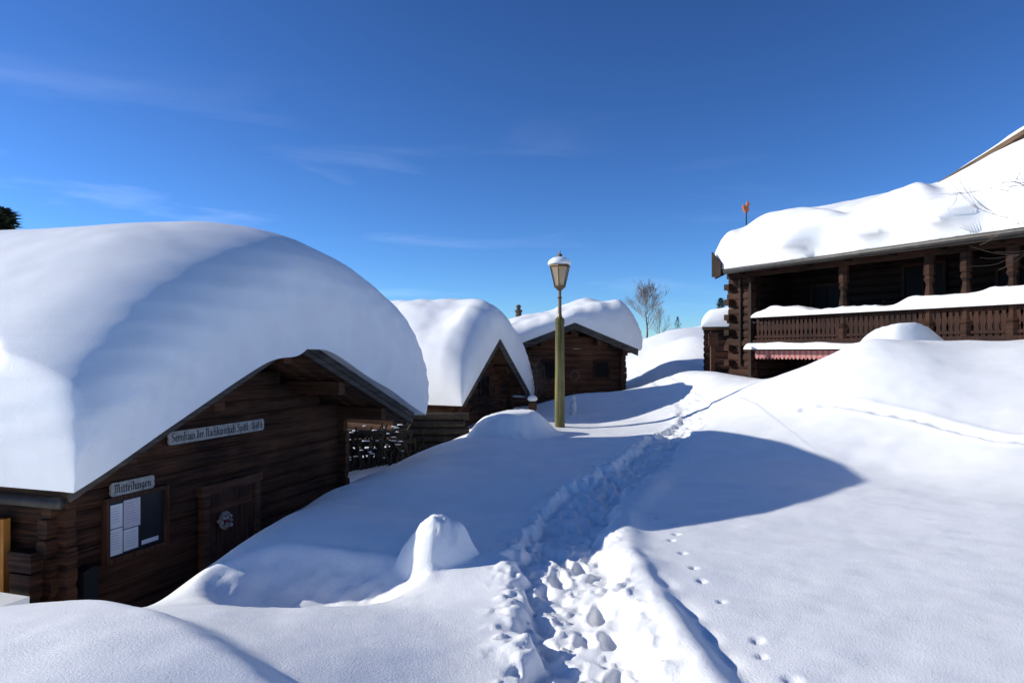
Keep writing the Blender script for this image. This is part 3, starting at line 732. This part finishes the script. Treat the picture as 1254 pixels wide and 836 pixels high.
A = thing('shed', (5.9, 20.2, .4), 'small dark wooden shed with snow top beside the chalet', 'shed')
fr5 = Frame((5.85, 20.6), (.95, -.3))
m = MB(); z = .4
while z < 2.2: m.log(fr5, 'a', 0, 1.0, 0, z, .18, .14); m.log(fr5, 'b', 0, 1.4, 0, z, .18, .14); m.log(fr5, 'b', 0, 1.4, 1.0, z, .18, .14); z += .18
part(A, 'wall', m, M_LOG4)
m = MB(); m.box(fr5, -.1, 1.1, -.2, 1.5, 2.25, 2.33); part(A, 'roof', m, M_ROOF)
snow_cap('roof_snow', fr5, -.12, 1.12, -.22, 1.5, lambda a, b: 2.335+a*0, lambda a, b: 2.8+a*.2, (.3, .3, .3, .3), (.03, .03, .03, .03), (12, 12), 'small snow cushion on the shed roof', amp=.08, seed=8, ne=8)
P = thing('signpost', (5.45, 18.9, .6), 'dark wooden signpost with small board near the shed', 'signpost')
m = MB(); m.beam((5.55, 18.9, .3), (5.55, 18.9, 2.15), .11, .11); part(P, 'post', m, M_LOG)
m = MB(); m.box(WORLD, 5.42, 5.68, 18.80, 18.84, 1.75, 2.1); part(P, 'board', m, M_LOG2)

c = fr4(-.10, .6, 5.3)
V = thing('weather_vane', c, 'small rusty orange rooster weather vane on the snowy roof', 'weather vane')
m = MB(); m.tube([c, (c[0], c[1], 5.85)], [.02, .015], 6); part(V, 'pole', m, M_METAL)
m = MB(); f0 = Frame((c[0], c[1]), (1, .1))
rp = [(-.05, 5.74), (.03, 5.74), (.07, 5.84), (.05, 5.94), (.11, 5.98), (.06, 6.01), (.05, 6.08), (.01, 6.06), (.0, 5.95), (-.04, 5.92), (-.09, 5.98), (-.12, 5.93), (-.09, 5.82)]
m.extr_b(f0, rp, -.04, .04); part(V, 'rooster', m, M_VANE)

# ------------------------------------------------------------------ lamp
lx, ly = 1.05, 15.0; gz = gh(lx, ly)
L = thing('street_lamp', (lx, ly, gz), 'old lantern on a mossy green wooden post in deep snow', 'street lamp')
m = MB(); m.lathe((lx, ly, 0), [(.112, gz-.5), (.110, .5), (.094, 2.2), (.106, 2.22), (.106, 2.3), (.07, 2.34)], 12); part(L, 'post', m, M_GREEN)
m = MB(); m.lathe((lx, ly, 0), [(.07, 2.33), (.055, 2.36), (.042, 2.42), (.036, 2.75), (.055, 2.77), (.033, 2.8), (.033, 2.93), (.07, 2.96), (.11, 3.0), (.02, 3.01)], 12); part(L, 'pole', m, M_BRONZE, False)
m = MB()
r0, r1, z0, z1 = .12, .225, 3.02, 3.46
for k in range(6):
    t = math.pi/3*k+.3
    p = (lx+r0*math.cos(t), ly+r0*math.sin(t), z0); q = (lx+r1*math.cos(t), ly+r1*math.sin(t), z1)
    m.tube([p, q], [.013, .013], 5)
m.lathe((lx, ly, 0), [(.13, 3.0), (.14, 3.02), (.12, 3.035)], 6, .3)
m.lathe((lx, ly, 0), [(.22, 3.45), (.25, 3.46), (.25, 3.485), (.2, 3.5)], 6, .3)
part(L, 'lantern_frame', m, M_BRONZE)
m = MB(); m.lathe((lx, ly, 0), [(r0-.012, z0+.02), (r1-.014, z1-.015)], 6, .3); part(L, 'lantern_glass', m, M_GLASS)
m = MB(); m.lathe((lx, ly, 0), [(.04, 3.04), (.04, 3.15), (.055, 3.2), (.05, 3.3), (.02, 3.34)], 10); part(L, 'bulb', m, M_PAPER)
m = MB(); m.lathe((lx, ly, 0), [(.24, 3.487), (.15, 3.58), (.07, 3.63), (.05, 3.68), (.065, 3.7), (.05, 3.73), (.015, 3.75), (.012, 3.82)], 6, .3); part(L, 'lamp_cap', m, M_BRONZE)
m = MB(); m.lathe((lx-.01, ly, 0), [(.245, 3.50), (.255, 3.54), (.22, 3.6), (.15, 3.65), (.07, 3.67), (.03, 3.68)], 14); solo('lantern_snow', m, M_SNOW, (lx, ly, 3.5), 'snow cushion on the lantern cap', 'snow', True)

# ------------------------------------------------------------------ crossed stake fence
frF = Frame((-4.5, 14.7), (3.2, .9)); 
FZ = -1.25
Fn = thing('fence', frF(1.2, 0, FZ), 'old wooden fence of crossed stakes topped with snow', 'fence')
for b, z in ((-.05, -.2), (.08, -.65), (.0, -.42), (.06, -.9)):
    m = MB(); m.tube([frF(0, b, z), frF(1.2, b, z+.03), frF(2.45, b, z)], [.05, .06, .05], 7); part(Fn, 'rail', m, M_STAKE)
z = -1.3
while z < -.35:
    m = MB(); dz = random.uniform(-.03, .03); m.extr_b(frF, [(-.1, z), (2.5, z+dz), (2.5, z+dz+.15), (-.1, z+.15)], .26, .29); part(Fn, 'plank', m, M_STAKE); z += .19
for i in range(98):
    a = .05+i*.0245+random.uniform(-.03, .03); tilt = (.25 if i % 2 else -.25)+random.uniform(-.5, .5)
    m = MB(); h = random.uniform(.6, 1.3)
    p = frF(a-tilt*.5, random.uniform(-.12, .2), FZ); q = frF(a+tilt*.5, random.uniform(-.12, .2), FZ+h)
    m.tube([p, q], [.04, .022], 5); part(Fn, 'stake', m, M_STAKE)
for i in range(46):
    a = random.uniform(.05, 2.42); w_ = random.uniform(.03, .16)
    m = MB(); z = random.uniform(-.75, .02); c = frF(a, random.uniform(-.28, -.05), z); m.lathe(c, [(.01, -.012), (w_*.5, -.008), (w_*.45, .0), (w_*.3, .007), (w_*.1, .01)], 7, random.random(), sy=random.uniform(.4, .8))
    so = part(Fn, 'snow_tuft', m, M_SNOW, True)
LP = thing('log_pile', (-2.2, 15.3, -.6), 'stacked weathered logs beside the barn under snow', 'log pile')
frL = Frame((-2.7, 15.7), (1.9, .0))
for r in range(6):
    m = MB(); m.tube([frL(-.1*random.random(), -.1+.02*r, -.75+r*.17), frL(1.55+.2*random.random(), -.1, -.75+r*.17+.02)], [.09, .085], 8); part(LP, 'log', m, M_STAKE)

# ------------------------------------------------------------------ small garden things
gx, gy = 1.53, 17.0; z = gh(gx, gy)
S = thing('garden_statue', (gx, gy, z), 'small pale stone figurine standing in the snow', 'statue')
m = MB(); m.lathe((gx, gy, z), [(.09, -.1), (.1, .05), (.07, .08), (.085, .2), (.07, .32), (.035, .36)], 12); part(S, 'figure', m, M_WHITE, True)
m = MB(); m.lathe((gx, gy, z), [(.02, .35), (.045, .38), (.05, .42), (.03, .47), (.005, .48)], 12); part(S, 'head', m, M_WHITE, True)
gx, gy = .48, 16.0; z = gh(gx, gy)
S = thing('carved_post', (gx, gy, z), 'short carved brown wooden stump with snow cap', 'wooden post')
m = MB(); m.lathe((gx, gy, z), [(.12, -.3), (.11, .1), (.08, .14), (.1, .25), (.09, .4), (.05, .44)], 9); part(S, 'stump', m, M_LOG2)
m = MB(); m.lathe((gx, gy, z), [(.08, .42), (.12, .46), (.1, .52), (.03, .56)], 10); part(S, 'snow_tuft', m, M_SNOW, True)

# ------------------------------------------------------------------ trees
def grow_branch(mb, p, d, ln, r, depth, spread, nseg=4, up=.05, kids=(3, 5)):
    pts = [p]; rads = [r]
    for i in range(nseg):
        d = (d+Vector((random.gauss(0, .12), random.gauss(0, .12), random.gauss(0, .08)+up))).normalized()
        p = p+d*(ln/nseg); pts.append(p); rads.append(max(r*(1-.7*(i+1)/nseg), .003))
    mb.tube(pts, rads, 5 if r > .02 else 3)
    if depth > 0:
        for _ in range(random.randint(*kids)):
            t = random.uniform(.25, 1); k = min(int(t*nseg), nseg-1); q = pts[k].lerp(pts[k+1], t*nseg-k)
            nd = (d+Vector((random.gauss(0, spread), random.gauss(0, spread), random.gauss(0, spread*.6)))).normalized()
            grow_branch(mb, q, nd, ln*random.uniform(.45, .7), max(rads[k]*.6, .004), depth-1, spread, nseg, up, kids)
def bare_tree(x, y, h, label, r=.09, depth=3, spread=.6, lean=(0, 0), nb=12, zoff=0, blen=.38, mat=M_TWIG, rise=(.3, .9), az=(0, 6.28), up=.05, t0=.2):
    z = gh(x, y)-.2+zoff
    T = thing('bare_tree', (x, y, z), label, 'tree')
    pts = [Vector((x+lean[0]*t+.04*math.sin(t*7), y+lean[1]*t, z+h*t)) for t in np.linspace(0, 1, 9)]
    m = MB(); m.tube(pts, [r*(1-.85*i/8) for i in range(9)], 8); part(T, 'trunk', m, M_BARK, True)
    m = MB()
    for i in range(nb):
        t = random.uniform(t0, .98); k = min(int(t*8), 7); q = pts[k].lerp(pts[k+1], t*8-k)
        an = random.uniform(*az); dd = Vector((math.cos(an), math.sin(an), random.uniform(*rise))).normalized()
        grow_branch(m, q, dd, h*blen*(1.15-.6*t), r*.45*(1.1-t*.7), depth, spread, up=up)
    part(T, 'crown', m, mat)
    return T
bare_tree(6.9, 35, 2.2, 'slender bare birch with fine upright twigs behind snow banks', .05, 3, .42, nb=26, zoff=.1, blen=.55, rise=(.35, 1.3), mat=M_PALE, up=.12)
bare_tree(7.9, 36.5, 1.7, 'low leafless shrub tree with pale twigs', .03, 2, .4, nb=18, blen=.5, mat=M_PALE, rise=(.8, 2), up=.12)
bare_tree(9.1, 10.6, 3.1, 'leafless apple tree reaching bare twigs over the snow drift', .05, 2, .45, lean=(-.3, 0), nb=20, blen=.60, rise=(-.15, .35), t0=.5, mat=M_TWIG)
def conifer(x, y, h, label, rad, n=900, zb=None, seed=1):
    random.seed(seed)
    z = (gh(x, y) if zb is None else zb)-.2
    T = thing('conifer', (x, y, z), label, 'tree')
    m = MB(); m.tube([(x, y, z), (x+.05, y, z+h*.5), (x, y, z+h)], [h*.022, h*.014, .01], 7); part(T, 'trunk', m, M_BARK, True)
    m = MB()
    for i in range(n):
        t = random.random()**.8; zz = z+h*(.12+.88*t); lay = .75+.25*math.sin(t*h*9)
        R = rad*(1-t)**.85*lay+.03; an = random.uniform(0, 6.28); rr = R*math.sqrt(random.uniform(.15, 1))
        c = Vector((x+rr*math.cos(an), y+rr*math.sin(an), zz-rr*.25)); s_ = h*.035*random.uniform(.6, 1.3)
        d1 = Vector((math.cos(an), math.sin(an), random.uniform(-.4, .3))).normalized()*s_*1.6
        d2 = Vector((-math.sin(an), math.cos(an), random.uniform(-.5, .5))).normalized()*s_*.5
        m.add([c-d2, c+d1, c+d2, c-d1*.5+Vector((0, 0, s_*.3))], [(0, 1, 2), (0, 2, 3)])
    part(T, 'crown', m, M_NEED)
conifer(-22.3, 30, 9.2, 'dark green spruce rising behind the dairy house', 1.6, 1500, -1.2, 3)
conifer(10.4, 34, 1.7, 'dark green pine beside the chalet', .8, 1200, None, 4)
conifer(14.8, 61, 1.5, 'small dark pine on the snowy slope', .6, 500, None, 5)
random.seed(11)
bx, by = .6, 19.2
BT = thing('bush', (bx, by, gh(bx, by)), 'small leafless bush poking from the snow near the barn', 'bush')
m = MB()
for i in range(14):
    an = random.uniform(0, 6.28); grow_branch(m, Vector((bx, by, gh(bx, by)-.1)), Vector((math.cos(an)*.4, math.sin(an)*.4, 1)).normalized(), .9, .012, 2, .4)
part(BT, 'branches', m, M_TWIG)

# ------------------------------------------------------------------ light
EL = math.radians(22.3); az = (-.994, .105)
sd = D.lights.new('sun', 'SUN'); sd.energy = 5.0; sd.angle = math.radians(.5); sd.color = (1, .965, .89)
so = D.objects.new('sun', sd); col.objects.link(so)
dv = Vector((az[0]*math.cos(EL), az[1]*math.cos(EL), math.sin(EL)))
so.rotation_euler = dv.to_track_quat('Z', 'Y').to_euler(); so.location = dv*50
w = D.worlds.new('World'); scene.world = w; w.use_nodes = True
nt = w.node_tree; n = nt.nodes; l = nt.links
bg = n['Background']; bg.inputs['Strength'].default_value = .094
sky = n.new('ShaderNodeTexSky'); sky.sky_type = 'NISHITA'; sky.sun_disc = False
sky.sun_elevation = EL; sky.sun_rotation = math.atan2(az[0], az[1]) % (2*math.pi)
sky.altitude = 2000; sky.dust_density = .3; sky.ozone_density = 3; sky.air_density = 1.0
mul = n.new('ShaderNodeMixRGB'); mul.blend_type = 'MULTIPLY'; mul.inputs['Fac'].default_value = 1; mul.inputs['Color2'].default_value = (.61, .80, .99, 1)
gm = n.new('ShaderNodeGamma'); gm.inputs['Gamma'].default_value = 1.32
l.new(sky.outputs['Color'], mul.inputs['Color1']); l.new(mul.outputs['Color'], gm.inputs['Color'])
tc = n.new('ShaderNodeTexCoord'); mp = n.new('ShaderNodeMapping')
mp.inputs['Scale'].default_value = (1.6, 1.6, 11); mp.inputs['Rotation'].default_value = (0, math.radians(8), 0); mp.inputs['Location'].default_value = (3.3, .4, 1.7)
no = n.new('ShaderNodeTexNoise'); no.inputs['Scale'].default_value = 1.5; no.inputs['Detail'].default_value = 7; no.inputs['Distortion'].default_value = .6
l.new(tc.outputs['Generated'], mp.inputs['Vector']); l.new(mp.outputs['Vector'], no.inputs['Vector'])
rp = n.new('ShaderNodeValToRGB'); rp.color_ramp.elements[0].position = .53; rp.color_ramp.elements[1].position = .9
rp.color_ramp.elements[0].color = (0, 0, 0, 1); rp.color_ramp.elements[1].color = (1, 1, 1, 1)
l.new(no.outputs['Fac'], rp.inputs['Fac'])
sep = n.new('ShaderNodeSeparateXYZ'); l.new(tc.outputs['Generated'], sep.inputs['Vector'])
mr = n.new('ShaderNodeMapRange'); mr.inputs['From Min'].default_value = .36; mr.inputs['From Max'].default_value = .1
l.new(sep.outputs['Z'], mr.inputs['Value'])
mrx = n.new('ShaderNodeMapRange'); mrx.inputs['From Min'].default_value = .3; mrx.inputs['From Max'].default_value = -.45; mrx.inputs['To Min'].default_value = .2; mrx.inputs['To Max'].default_value = 1.5
l.new(sep.outputs['X'], mrx.inputs['Value'])
mu = n.new('ShaderNodeMath'); mu.operation = 'MULTIPLY'; l.new(rp.outputs['Color'], mu.inputs[0]); l.new(mr.outputs['Result'], mu.inputs[1])
mu2 = n.new('ShaderNodeMath'); mu2.operation = 'MULTIPLY'; l.new(mu.outputs[0], mu2.inputs[0]); l.new(mrx.outputs['Result'], mu2.inputs[1])
mix = n.new('ShaderNodeMixRGB'); mix.blend_type = 'ADD'; mix.inputs['Color2'].default_value = (4.0, 3.8, 3.4, 1)
l.new(mu2.outputs[0], mix.inputs['Fac']); l.new(gm.outputs['Color'], mix.inputs['Color1']); l.new(mix.outputs['Color'], bg.inputs['Color'])

scene.view_settings.view_transform = 'Standard'; scene.view_settings.look = 'None'; scene.view_settings.exposure = 0
cam = D.cameras.new('camera'); co = D.objects.new('camera', cam); col.objects.link(co)
co.location = (0, 0, 1.6); co.rotation_euler = (math.radians(90), 0, 0)
cam.lens = 24; cam.sensor_width = 36; cam.shift_y = .0096; cam.clip_end = 10000
scene.camera = co
